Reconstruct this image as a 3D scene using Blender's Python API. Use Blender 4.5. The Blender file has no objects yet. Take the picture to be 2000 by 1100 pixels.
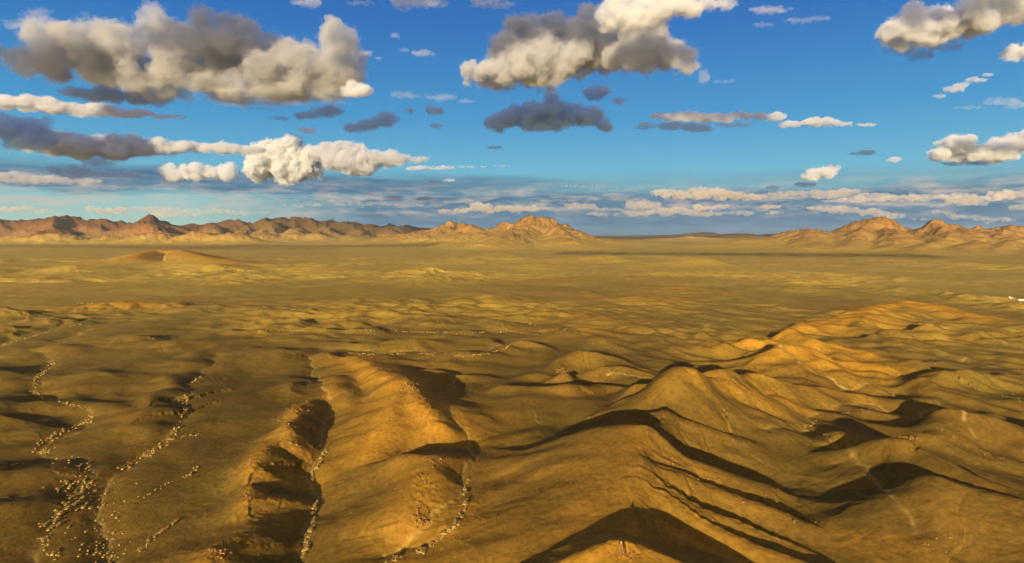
import bpy, bmesh, math, random
import numpy as np
from mathutils import Vector, Matrix

sc = bpy.context.scene
C = bpy.data.collections.new('landscape'); sc.collection.children.link(C)
RAD = math.radians

# ---------------------------------------------------------------- camera, sky, sun, exposure
FPX = 1192.0; HOR = 458.0; CAMZ = 100.0                 # focal length and horizon line in a 2000 px wide frame
PITCH = math.atan((550 - HOR) / FPX)
cd = bpy.data.cameras.new('camera'); cam = bpy.data.objects.new('camera', cd); C.objects.link(cam)
cd.sensor_width = 36; cd.lens = 36 * FPX / 2000; cd.clip_start = 1; cd.clip_end = 400000
cam.location = (0, 0, CAMZ); cam.rotation_euler = (math.pi/2 - PITCH, 0, 0)
sc.camera = cam

SUN_AZ = RAD(15.3); SUN_EL = RAD(10.5)                   # light travels towards +Y turned 15.3 deg to +X
sdir = Vector((math.sin(SUN_AZ)*math.cos(SUN_EL), math.cos(SUN_AZ)*math.cos(SUN_EL), -math.sin(SUN_EL)))
sl = bpy.data.lights.new('sun', 'SUN'); sun = bpy.data.objects.new('sun', sl); C.objects.link(sun)
sl.energy = 5.0; sl.angle = RAD(0.5); sl.color = (1.0, 0.74, 0.40)
sun.rotation_euler = sdir.to_track_quat('-Z', 'Y').to_euler(); sun.location = (0, 0, 3000)

sc.view_settings.view_transform = 'Standard'; sc.view_settings.look = 'None'
sc.view_settings.gamma = 1; sc.view_settings.use_curve_mapping = False
sc.view_settings.exposure = 2.25
sc.cycles.volume_bounces = 5; sc.cycles.max_bounces = 7; sc.cycles.diffuse_bounces = 2
sc.cycles.transparent_max_bounces = 24

world = bpy.data.worlds.new('World'); sc.world = world; world.use_nodes = True

class NT:
    """small helper round a node tree"""
    def __init__(s, nt): s.nt = nt; s.nt.nodes.clear()
    def n(s, t, **kw):
        nd = s.nt.nodes.new(t)
        for k, v in kw.items():
            if k == 'inp':
                for a, b in v.items():
                    if isinstance(b, bpy.types.NodeSocket): s.nt.links.new(b, nd.inputs[a])
                    else: nd.inputs[a].default_value = b
            else: setattr(nd, k, v)
        return nd
    def m(s, op, a, b=0.0, c=0.0, clamp=False):
        nd = s.n('ShaderNodeMath', operation=op, use_clamp=clamp)
        for i, v in enumerate((a, b, c)):
            if isinstance(v, bpy.types.NodeSocket): s.nt.links.new(v, nd.inputs[i])
            else: nd.inputs[i].default_value = v
        return nd.outputs[0]
    def mix(s, f, a, b, blend='MIX'):
        nd = s.n('ShaderNodeMix', data_type='RGBA', blend_type=blend)
        for i, v in ((0, f), (6, a), (7, b)):
            if isinstance(v, bpy.types.NodeSocket): s.nt.links.new(v, nd.inputs[i])
            elif i == 0: nd.inputs[0].default_value = v
            else: nd.inputs[i].default_value = (*v, 1)
        return nd.outputs[2]
    def ramp(s, f, stops, interp='LINEAR'):
        nd = s.n('ShaderNodeValToRGB', inp={0: f}); r = nd.color_ramp; r.interpolation = interp
        while len(r.elements) < len(stops): r.elements.new(0.5)
        for e, (p, c) in zip(r.elements, stops):
            e.position = p; e.color = (*c, 1) if hasattr(c, '__len__') else (c, c, c, 1)
        return nd.outputs[0]
    def noise(s, vec, scale, detail=4, rough=0.55, dist=0.0):
        nd = s.n('ShaderNodeTexNoise', inp={'Vector': vec, 'Scale': scale, 'Detail': detail, 'Roughness': rough, 'Distortion': dist})
        return nd.outputs[0]
    def mapping(s, vec, scale=(1,1,1), loc=(0,0,0), rot=(0,0,0)):
        return s.n('ShaderNodeMapping', inp={'Vector': vec, 'Scale': scale, 'Location': loc, 'Rotation': rot}).outputs[0]

def lin(r, g, b):
    f = lambda c: ((c/255+0.055)/1.055)**2.4 if c > 10 else c/255/12.92
    return (f(r), f(g), f(b))

def build_world():
    t = NT(world.node_tree)
    sky = t.n('ShaderNodeTexSky', sky_type='NISHITA', sun_disc=False, sun_elevation=SUN_EL,
              sun_rotation=math.pi + SUN_AZ, air_density=1.0, dust_density=0.3, ozone_density=1.5)
    tc = t.n('ShaderNodeTexCoord').outputs['Generated']
    z = t.n('ShaderNodeSeparateXYZ', inp={0: tc}).outputs[2]
    # colour grade of the clear sky by height above the horizon
    k = 0.5 ** sc.view_settings.exposure * 10
    def g(r, gg, b): return tuple(c * k for c in lin(r, gg, b))
    grade = t.ramp(t.m('MULTIPLY', z, 2.0, clamp=True),
        [(0.0, g(150, 188, 176)), (0.09, g(132, 182, 186)), (0.20, g(80, 164, 196)), (0.36, g(42, 138, 194)), (0.62, g(18, 102, 178)), (1.0, g(14, 74, 150))])
    tint = t.mix(0.97, t.mix(1.0, sky.outputs[0], (0.9, 1.0, 1.1), 'MULTIPLY'), grade)
    # thin far stratus sheet low over the horizon
    xyz = t.n('ShaderNodeSeparateXYZ', inp={0: tc}).outputs; az = t.m('ARCTAN2', xyz[0], xyz[1])
    sv = t.n('ShaderNodeCombineXYZ', inp={0: az, 1: t.m('MULTIPLY', xyz[2], 9.0)}).outputs[0]
    nz = t.noise(sv, 7.0, 6, .6); zz = t.m('ADD', xyz[2], t.m('MULTIPLY', t.m('SUBTRACT', nz, .5), .035))
    A = t.m('MULTIPLY', t.ramp(zz, [(.056, 0.), (.064, 1.), (.084, 1.), (.100, 0.)]), t.ramp(t.m('ADD', az, .7), [(.55, 1.), (.9, .35)]))
    B = t.m('MULTIPLY', t.ramp(zz, [(.060, 1.), (.082, 0.)]), t.ramp(t.m('ADD', az, .7), [(.22, .0), (.48, 1.)]))
    st = t.m('MAXIMUM', A, B); st = t.m('MULTIPLY', st, .95)
    tint = t.mix(st, tint, t.mix(t.ramp(t.noise(sv, 16.0, 5, .6), [(.35, 0.), (.65, 1.)]), g(56, 102, 140), g(88, 130, 158)))
    wn = t.noise(t.n('ShaderNodeCombineXYZ', inp={0: az, 1: t.m('MULTIPLY', xyz[2], 5.0), 2: 3.0}).outputs[0], 16.0, 7, .65)
    wz = t.ramp(xyz[2], [(.020, 0.), (.036, 1.), (.064, .9), (.088, 0.)])
    tint = t.mix(t.m('MULTIPLY', t.m('MULTIPLY', t.ramp(wn, [(.46, 0.), (.66, 1.)]), wz), .85), tint, g(205, 188, 172))
    bg = t.n('ShaderNodeBackground', inp={'Color': tint, 'Strength': 0.1})
    t.n('ShaderNodeOutputWorld', inp={'Surface': bg.outputs[0]})
build_world()

# ---------------------------------------------------------------- helpers
def tag(o, label=None, cat=None, group=None, kind=None):
    if label: o['label'] = label
    if cat: o['category'] = cat
    if group: o['group'] = group
    if kind: o['kind'] = kind
    return o

def ray(px, py):
    u = px - 1000.0; v = 550.0 - py
    return u, FPX*math.cos(PITCH) + v*math.sin(PITCH), v*math.cos(PITCH) - FPX*math.sin(PITCH)
def at(px, py, z=0.0):
    """world point where the sight line through a picture point meets height z"""
    x, y, w = ray(px, py); k = (z - CAMZ)/w
    return (x*k, y*k, z)
def far(px, py, D):
    """world point on a sight line at the forward distance D"""
    x, y, w = ray(px, py); k = D/y
    return (x*k, D, CAMZ + w*k)

_rng = np.random.RandomState(7)
_perm = _rng.permutation(512).astype(np.int32)
_g2 = np.stack([np.cos(np.arange(512)*2*np.pi/512*37), np.sin(np.arange(512)*2*np.pi/512*37)], 1).astype(np.float32)
def pnoise(x, y, seed=0):
    """2-D gradient noise, about -1..1"""
    xi = np.floor(x); yi = np.floor(y); fx = (x-xi).astype(np.float32); fy = (y-yi).astype(np.float32)
    xi = xi.astype(np.int64); yi = yi.astype(np.int64)
    u = fx*fx*fx*(fx*(fx*6-15)+10); v = fy*fy*fy*(fy*(fy*6-15)+10)
    def gr(a, b, dx, dy):
        h = _perm[(_perm[(a+seed*17) & 511] + b*3 + seed*31) & 511]
        g = _g2[h]; return g[..., 0]*dx + g[..., 1]*dy
    n00 = gr(xi, yi, fx, fy); n10 = gr(xi+1, yi, fx-1, fy); n01 = gr(xi, yi+1, fx, fy-1); n11 = gr(xi+1, yi+1, fx-1, fy-1)
    return 1.5*((n00*(1-u)+n10*u)*(1-v) + (n01*(1-u)+n11*u)*v)
def fbm(x, y, sc_, oct=4, seed=0, mode='n', gain=0.5):
    a = 1.0; s = np.zeros(np.shape(x), np.float32); tot = 0
    for o in range(oct):
        n = pnoise(x/sc_, y/sc_, seed+o)
        if mode == 'billow': n = np.abs(n)*2-0.5
        if mode == 'ridge': n = 0.6-np.abs(n)*2
        s += a*n; tot += a; a *= gain; sc_ = sc_*0.49
    return s/tot
_g3 = _rng.normal(size=(512, 3)).astype(np.float32); _g3 /= np.linalg.norm(_g3, axis=1)[:, None]
def pnoise3(p, seed=0):
    i = np.floor(p); f = (p-i).astype(np.float32); i = i.astype(np.int64); w = f*f*f*(f*(f*6-15)+10)
    out = 0
    for a in (0, 1):
        for b in (0, 1):
            for c in (0, 1):
                h = _perm[(_perm[(_perm[(i[:, 0]+a+seed*13) & 511] + i[:, 1]+b) & 511] + i[:, 2]+c) & 511]
                d = (_g3[h]*(f - np.array([a, b, c], np.float32))).sum(1)
                out = out + d*(w[:, 0] if a else 1-w[:, 0])*(w[:, 1] if b else 1-w[:, 1])*(w[:, 2] if c else 1-w[:, 2])
    return out*1.6
def sstep(a, b, x):
    t = np.clip((x-a)/(b-a), 0, 1); return t*t*(3-2*t)

# ---------------------------------------------------------------- terrain
# ridge: crest points (px, py, height), half widths left / right of the line, profile power, colour (ochre, rock)
RIDGES = []
def R(pts, wl, wr=None, p=1.25, och=0.0, rock=0.0):
    RIDGES.append(([at(*q) for q in pts], wl, wr or wl, p, och, rock))
# the spine that runs away from the camera, and its spurs to the right
R([(1225,1180,20),(1225,1120,21.5),(1215,1078,21.5)], 30, 34, 1.7, .9, .5)
R([(1215,1078,21.5),(1140,1090,20.5),(1060,1120,17),(960,1180,13)], 16, 16, 1.5, .6, .2)
R([(1215,1078,21.5),(1300,1092,20),(1400,1140,16),(1500,1200,12)], 14, 14, 1.5, .6, .2)
R([(1235,1012,17),(1228,960,19),(1238,900,22),(1258,842,25)], 52, 13, 1.5, .35, .1)
R([(1258,842,25),(1340,890,17),(1430,925,11),(1520,955,6),(1600,990,2)], 6, 20, 1.2, .3, .5)
R([(1245,905,21),(1330,925,16),(1400,955,12),(1510,1000,8),(1640,1055,4),(1760,1095,1)], 5, 17, 1.2, .35, .5)
R([(1230,950,19),(1310,980,15),(1380,1015,12),(1480,1065,9),(1600,1110,6)], 5, 17, 1.2, .45, .4)
R([(1262,838,22),(1270,822,21),(1288,806,21),(1370,832,14),(1440,858,9),(1490,876,4)], 5, 15, 1.2, .2, .3)
R([(1288,806,21),(1240,812,14),(1190,830,8)], 15, 15, 1.3, .1, .1)
R([(1268,800,12),(1300,770,14),(1326,724,28)], 16, 16, 1.3, .2)
R([(1326,724,29),(1262,757,15),(1195,800,4)], 32, 26, 1.5, .25)
R([(1326,724,29),(1420,775,16),(1500,812,9),(1575,838,3)], 12, 44, 1.5, .35, .3)
R([(1345,724,29),(1400,742,21),(1460,766,13),(1550,785,6)], 7, 20, 1.2, .7, .3)
R([(1370,722,25),(1408,716,25),(1470,738,15),(1540,757,8),(1640,770,3)], 10, 22, 1.2, .5, .1)
# orange cones further back on the right
R([(1530,682,15.5),(1590,690,13.2),(1650,712,5.07)], 16.5, 36, 1.37, 1.2, .3)
R([(1530,682,15.5),(1500,700,9.13),(1480,715,3.04)], 15, 18, 1.37, .9, .2)
R([(1545,655,14),(1600,668,12.2),(1700,700,4.06)], 10.5, 27, 1.37, 1.0, .1)
R([(1545,655,14),(1440,680,5.07)], 18, 21.6, 1.47, .9)
R([(1660,622,9.43),(1620,635,5.84),(1590,648,2.19)], 18.8, 27, 1.47, 1.1)
R([(1660,622,9.43),(1700,600,11.2),(1770,589,12.4),(1840,603,8.78),(1930,625,2.19)], 18.8, 36, 1.58, 1.2)
R([(1710,655,8.11),(1800,640,8.11),(1880,650,4.06)], 10.5, 21.6, 1.37, .1)
R([(1760,700,6.08),(1850,730,9.13),(1900,722,10.1),(1960,735,5.07)], 6, 18, 1.26, .2)
R([(1680,718,6.08),(1720,720,7.1),(1760,740,2.03)], 4.5, 12.6, 1.26, .2)
R([(1800,742,6.08),(1850,748,5.07),(1960,775,4.06),(2060,800,5.07)], 5.25, 18, 1.26, .2)
# fin and long ridges at the right edge
R([(1600,880,4),(1650,868,10),(1705,860,15),(1762,853,20),(1778,872,14.5),(1820,884,16)], 7, 14, 1.3, .2, .4)
R([(1820,884,16),(1860,893,17),(1905,918,16),(1990,957,15),(2080,1000,16),(2200,1060,17)], 7, 30, 1.7, .2, .2)
R([(1846,932,18),(1920,960,16),(2010,994,14.5),(2100,1030,13),(2250,1090,13)], 4.5, 40, 1.7, .2, .3)
R([(1580,852,3),(1615,846,8),(1650,842,6)], 6, 14.4, 1.54)
R([(1838,803,13),(1870,801,14),(1920,815,12),(1990,832,10),(2100,850,9)], 6, 26, 1.5, .2, .3)

# centre, middle distance
R([(1000,668,4.42),(1025,662,9.94),(1050,672,6.63),(1065,690,2.21)], 8.1, 16.8, 1.37, .1)
R([(1130,686,12.2),(1160,682,13.3),(1200,700,7.73),(1260,722,3.31)], 6.75, 14.2, 1.26, .2)
R([(1130,686,12.2),(1080,712,6.63),(1060,730,4.42)], 13.5, 13, 1.37, .2, .3)
R([(990,752,7.73),(1040,760,8.84),(1110,752,12.2),(1160,748,8.84),(1215,752,7.73)], 5.4, 15.6, 1.26, .15, .1)
R([(1170,718,8.84),(1215,715,9.94),(1245,725,5.52)], 5.4, 11.7, 1.26, .1)
R([(1095,728,9.94),(1115,732,6.63)], 8.1, 7.78, 1.37, .3, 1.2)
R([(880,655,3.31),(960,665,5.52),(1010,680,5.52)], 6.75, 19.4, 1.37)
R([(1160,655,5.52),(1185,662,6.63),(1215,668,3.31)], 5.4, 13, 1.26)
R([(850,718,6.63),(900,725,7.73),(930,733,4.42)], 6.75, 13, 1.37)
R([(700,710,5.52),(760,722,7.73),(830,738,6.63)], 6.75, 13, 1.37)
# the orange hill left of the middle and the ridges below it
R([(690,700,4.65),(745,725,10.8),(785,745,15.5),(825,785,14.8),(848,825,11.6)], 30, 13.6, 1.3, 1.1, .9)
R([(785,745,15.5),(770,775,13.1),(760,830,10.1),(720,880,5.42)], 24, 20.4, 1.5, .9, .2)
R([(650,735,5.42),(665,760,6.97),(690,810,4.65)], 20, 11.9, 1.4, .4, .2)
R([(745,905,7.75),(800,888,11.6),(850,890,13.1),(893,905,10.1)], 10, 17, 1.25, .3, .4)
R([(850,890,13.1),(835,925,13.1),(828,970,11.6),(815,1020,9.3),(800,1060,5.42)], 40, 18.7, 1.4, .6, .6)
R([(700,965,3.1),(760,945,5.42),(820,930,9.3)], 12, 13.6, 1.4, .2)
R([(850,830,6.2),(880,850,6.2),(905,865,5.42)], 8, 10.2, 1.2, .3, .2)
R([(848,770,8.53),(870,782,3.88)], 5, 6.8, 1.2, .5, .4)
R([(850,795,7.75),(872,806,3.1)], 5, 6.8, 1.2, .5, .4)
# smooth plateau between the orange hill and the spine
R([(950,800,6),(1040,780,8),(1120,785,8)], 40, 40, 1.6, 0)
R([(960,1000,4),(1050,968,9),(1130,955,13),(1200,940,17)], 7, 25, 1.3, .1, .1)
R([(930,1060,4),(1010,1035,10),(1100,1015,12)], 7, 22, 1.3, .3, .1)
R([(960,925,4),(1060,900,8),(1150,880,12)], 16, 30, 1.5)
R([(1060,860,4),(1130,845,7),(1200,830,11)], 20, 28, 1.5)
R([(1252,880,21.5),(1330,912,15.5),(1420,945,9),(1500,968,4)], 4, 14, 1.2, .3, .4)
R([(1226,980,17),(1290,1020,13),(1360,1060,9),(1440,1110,6)], 4, 14, 1.2, .5, .4)
R([(1240,925,20),(1340,975,14),(1460,1030,8.5),(1560,1075,5)], 3.5, 12, 1.2, .3, .5)
R([(1150,812,8),(1175,806,9),(1200,812,8)], 6, 10, 1.3, .1, .3)
# craggy ridge whose right side lies in shade
R([(640,775,2.36),(612,783,5.66),(580,803,7.55),(556,838,8.03),(575,868,6.14),(610,895,2.36)], 16.6, 7.68, 1.2, .6, .9)
R([(530,868,4.25),(500,900,7.08),(490,915,7.08),(545,922,4.72),(600,935,1.89)], 14.1, 8.96, 1.2, .7, .7)
R([(490,950,5.19),(482,975,6.14),(540,975,3.78),(590,985,1.89)], 11.5, 7.68, 1.2, .5, .5)
R([(520,1010,2.83),(470,1045,5.19),(425,1075,6.61),(410,1110,6.14)], 15.4, 11.5, 1.2, .5, .6)
R([(480,1070,4.25),(540,1070,2.83)], 7.68, 8.96, 1.2, .4, .5)
R([(520,765,1.41),(560,752,3.31),(575,768,2.36)], 6.4, 5.76, 1.3, .2, .5)
# scarp left of the second gully
R([(415,680,3),(372,690,4),(350,712,3.5),(388,728,1.5)], 26, 12, 1.3, .2)
R([(330,735,4.5),(322,752,4.5),(372,764,2)], 24, 9, 1.3, .1)
R([(315,765,5),(300,785,5.5),(358,793,2)], 26, 9, 1.3, .1)
R([(300,800,5),(290,815,5),(350,822,2)], 24, 9, 1.3, .1)
R([(290,832,4.5),(300,845,4.5),(335,868,1.5)], 24, 9, 1.3, .1)
R([(215,800,2.5),(240,818,3),(252,850,1)], 26, 12, 1.4, .2)
# spurs from the left edge
R([(-160,730,6.9),(-30,722,5.61),(40,735,3.45),(100,712,0.862)], 14, 20.8, 1.3, .2)
R([(-160,790,6.04),(-30,785,3.89),(40,790,0.862)], 12, 20.8, 1.3, .1)
R([(-160,935,6.04),(-40,920,4.74),(40,925,3.01),(100,905,0.862)], 10, 20.8, 1.3)
R([(-160,1010,6.04),(-40,990,4.31),(50,985,2.59),(105,955,0.862)], 10, 20.8, 1.3)
R([(60,690,1.72),(110,680,3.01),(150,690,1.29)], 22, 17.6, 1.4, .3)
R([(170,735,2.16),(205,728,3.01),(240,735,1.72)], 16, 8, 1.3, .1)
R([(420,650,1.72),(470,655,1.29)], 22, 17.6, 1.4)
# rolling middle distance, left half
for (px, py, hh, lx, w) in [(330,665,6,60,20),(260,655,7,30,16),(620,640,8,45,26),(560,625,7,60,30),(700,640,7,50,24),(760,612,7,80,26),
        (840,618,8,60,24),(900,640,7,60,22),(560,680,6,50,18),(640,690,6,50,16),(700,668,7,70,16),(800,665,7,70,16),(900,690,7,80,18),(960,625,7,50,28),
        (520,600,7,70,36),(430,596,7,60,30),(700,585,7,90,40),(1110,640,8,60,30),(1180,620,6,60,36),(1250,640,5,60,34),(1330,650,5,60,30),
        (30,605,9,50,26),(100,625,6,60,24),(20,640,6,40,20),(1060,600,7,80,40),(960,580,6,80,50),(1250,580,8,60,40),(1150,570,6,60,50),(1690,690,5,50,16),
        (1640,610,8,40,22),(1600,625,6,30,16),(1580,640,5,30,12),(1960,700,5,60,20),(1500,600,6,50,30),(1430,600,5,40,30),(1330,560,9,60,60),
        (1900,575,11,60,26),(1860,572,10,20,16),(1980,590,9,40,22),(1750,560,9,60,40),(1560,560,7,60,50),(640,520,12,50,80),(840,525,14,40,80),(850,540,12,60,60),(480,545,8,60,60),
        (1380,505,24,40,90),(1300,510,14,60,120),(1180,500,20,70,150),(980,495,20,60,150),(900,505,15,60,120),(1060,515,12,70,100)]:
    R([(px-lx, py+hh*0.25, hh*0.3), (px, py-1, hh), (px+lx, py+hh*0.55, hh*0.3)], w*0.6, w*1.4, 1.4, 0.5 if (px,py) in ((1250,580),(1330,560),(1110,640),(1180,620)) else 0.1)
# mounds on the plain
R([(262,503,20.8),(300,489,36.8),(355,488,38.4),(395,499,28.8),(480,513,6.4)], 90, 88, 1.35, .9, .4)
R([(340,512,16),(420,515,22),(500,520,6)], 40, 60, 1.3, .4)
R([(95,524,8),(145,518,20),(230,523,10)], 50, 60, 1.3, .2, .5)
R([(-60,525,14),(25,525,8)], 50, 50, 1.3, .2)
R([(120,602,4),(190,592,8),(240,590,9),(330,591,7),(345,589,5)], 22, 30, 1.6, .8, .1)
# hills far off: (px, py of the skyline), forward distance
def FARR(pts, D, w, wr=None, p=1.3, och=0, rock=0):
    RIDGES.append(([far(a, b, d) for a, b, d in [(q[0], q[1], q[2] if len(q) > 2 else D) for q in pts]], wr or w, w, p, och, rock))
FARR([(-200,427),(-60,421),(0,423),(60,421),(82,426),(120,413),(165,428),(205,423),(240,427),(285,414),(335,434)], 9000, 520, 900, 1.25, 1.6, .6)
FARR([(285,414,9000),(300,440,8200),(330,455,7600)], 0, 300, p=1.2, och=1.3, rock=.8)
FARR([(120,413,9000),(100,440,8100),(60,455,7600)], 0, 300, p=1.2, och=1.2, rock=.8)
FARR([(335,434),(375,434),(410,425),(460,427),(515,420),(570,423),(620,424),(680,432),(740,437),(840,445)], 9500, 700, 1000, 1.3, .35, .9)
for x0, y0 in ((410,425),(470,428),(520,421),(575,424),(625,427),(690,436),(760,441)):
    FARR([(x0,y0,9400),(x0+14,y0+14,8600),(x0-4,y0+26,7700)], 0, 260, p=1.2, och=.2, rock=.5)
FARR([(560,421),(580,418),(610,424),(680,429),(700,430),(760,434),(825,441),(850,446)], 13000, 700, 800, 1.3, .1, 1.4)
for x0, y0, hh in ((30,459,60),(90,456,80),(120,452,70),(205,455,60),(265,458,70),(300,452,60),(380,452,60),(450,452,60)):
    FARR([(x0-16,y0+2),(x0,y0-3),(x0+22,y0+1)], 6400, 160, 200, 1.3, .3, .4)
FARR([(840,448),(865,440),(885,433),(905,435),(930,442),(955,447)], 6300, 500, 600, 1.3, .5, .4)
FARR([(930,446),(960,446),(985,440),(1010,433),(1040,430),(1062,429),(1085,434),(1110,441),(1140,452),(1170,466)], 5400, 420, 500, 1.3, .2, 1.5)
FARR([(1040,430,5400),(1000,455,4700),(960,470,4100)], 0, 200, p=1.2, och=.2, rock=1)
FARR([(1070,431,5400),(1090,455,4800),(1100,470,4200)], 0, 200, p=1.2, och=.2, rock=1)
FARR([(880,434,6300),(870,450,5400),(830,458,5200)], 0, 220, p=1.2, och=.2, rock=.2)
FARR([(1205,463),(1240,459),(1290,459),(1330,457),(1350,454),(1385,451),(1400,456),(1460,459),(1490,457),(1520,456),(1560,459)], 26000, 1500, 1500, 1.2, 0, 3)
FARR([(1300,464),(1350,459),(1390,464)], 8500, 300, 300, 1.2, 0, .5)
FARR([(1180,464),(1250,464),(1330,461),(1400,460),(1430,455),(1460,454),(1500,458),(1530,457)], 10000, 600, 900, 1.3, .7, 1)
FARR([(1490,467),(1520,459),(1545,454),(1580,450),(1610,453),(1640,455),(1655,446),(1680,437),(1700,431),(1722,431),(1745,440),(1772,452)], 4600, 330, 500, 1.25, .25, 1.3)
FARR([(1772,452),(1800,447),(1825,436),(1842,433),(1868,440),(1895,448),(1930,452),(1965,448),(2000,441),(2040,446),(2120,436),(2250,440)], 4300, 330, 500, 1.25, .3, 1.3)
FARR([(1890,450),(1905,441),(1922,434),(1935,439),(1955,452)], 7200, 300, 300, 1.2, .9, 1.6)
for q in ([(1700,431,4600),(1665,465,4000),(1640,482,3500)], [(1722,431,4600),(1740,462,3900),(1735,485,3400)], [(1842,433,4300),(1830,465,3700),(1790,490,3200)],
          [(1868,440,4300),(1900,468,3600),(1890,492,3100)], [(1965,448,4300),(1975,470,3500),(1950,497,3000)], [(1580,450,4600),(1570,468,4000),(1600,480,3600)],
          [(1800,447,4300),(1775,470,3900),(1745,478,3700)], [(1930,452,4300),(1935,470,3800),(1920,480,3500)], [(2050,446,4300),(2040,480,3300),(2010,505,2800)]):
    FARR(q, 0, 170, p=1.15, och=.35, rock=.8)

GULLIES = []   # (points in the picture, width m, depth m)
def G(pts, w, d): GULLIES.append(([at(x, y, 0)[:2] for x, y in pts], w, d))
g1 = [(150,655),(60,690),(105,700),(100,715),(68,740),(65,765),(100,780),(165,798),(182,815),(150,840),(85,872),(75,885),(120,900),(165,905),(178,930),(150,965),(110,1010),(85,1050),(60,1110)]
g2 = [(425,700),(395,735),(370,755),(360,790),(360,815),(330,850),(300,880),(240,915),(200,960),(195,1020),(215,1100)]
g3 = [(600,700),(642,775),(641,820),(636,870),(632,895),(608,925),(612,955),(618,985),(605,1040),(590,1110)]
g4 = [(890,740),(868,775),(862,820),(880,850),(912,880),(928,930),(905,965),(910,995),(880,1040),(830,1075),(740,1105)]
g5 = [(1640,762),(1700,760),(1760,772),(1822,790),(1800,815),(1770,812),(1700,796),(1640,800),(1600,812),(1568,848),(1545,860),(1500,868)]
g6 = [(1568,852),(1600,868),(1660,925),(1715,985),(1732,1030),(1785,1095)]
g7 = [(0,675),(60,655),(130,640),(170,628)]
g8 = [(440,640),(520,645),(600,645),(700,644),(800,647),(900,650),(1000,648),(1060,655),(1130,648)]
g9 = [(640,685),(720,690),(820,690),(900,695),(950,690),(985,680)]
g10 = [(560,600),(640,605),(760,608),(860,612),(940,620),(1040,632)]
for g_, w_, d_ in ((g1,7,1.4),(g2,7,2.6),(g3,7,3.5),(g4,7,3.5),(g5,5,2.5),(g6,5,2.5),(g7,6,1.5),(g8,12,2.5),(g9,10,2),(g10,14,2)): G(g_, w_, d_)
# pale wheel tracks and washes (picture points), half width in metres
TRACKS = [([(130,600),(165,630),(180,640),(160,655),(0,700)],1.2),([(230,640),(300,612),(350,595),(420,585)],1.4),([(1190,750),(1300,752)],.8),
    ([(350,545),(480,527),(560,520),(620,517)],4),([(150,548),(300,540),(450,541)],3),([(1140,530),(1250,527),(1400,525)],5),([(1520,515),(1620,545),(1720,575),(1820,600)],2.5),
    ([(1560,522),(1680,560)],2.5),([(1300,522),(1340,533)],4),([(1860,525),(1900,545),(2000,546)],3),([(1650,530),(1720,525)],4),([(820,545),(860,540),(880,538)],5),([(500,566),(560,572)],2),
    ([(1560,640),(1520,640),(1420,625),(1350,650)],1.6),([(1800,655),(1900,665),(2000,690)],1.2),([(1480,690),(1560,745),(1640,760)],1.2),([(1000,528),(1100,524)],5),([(650,500),(720,499),(800,503)],6),
    ([(1680,515),(1790,512)],5),([(1860,700),(1990,735)],.9),([(1740,500),(1860,540)],3),([(1790,820),(1850,845),(1900,880)],.7)]

def poly_dist(X, Y, pts):
    """distance to a polyline, signed side, and interpolated third value of its points"""
    best = np.full(X.shape, 1e9, np.float32); side = np.zeros(X.shape, np.float32); val = np.zeros(X.shape, np.float32)
    for a, b in zip(pts[:-1], pts[1:]):
        dx, dy = b[0]-a[0], b[1]-a[1]; L2 = dx*dx+dy*dy+1e-9
        t = np.clip(((X-a[0])*dx+(Y-a[1])*dy)/L2, 0, 1)
        ex = X-(a[0]+t*dx); ey = Y-(a[1]+t*dy); d = np.sqrt(ex*ex+ey*ey)
        m = d < best; best = np.where(m, d, best)
        s = (dx*(Y-a[1])-dy*(X-a[0]))/math.sqrt(L2); side = np.where(m, s/(d+1e-3), side)
        if len(a) > 2: val = np.where(m, a[2]+t*(b[2]-a[2]), val)
    return best, np.clip(side, -1, 1), val

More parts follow.
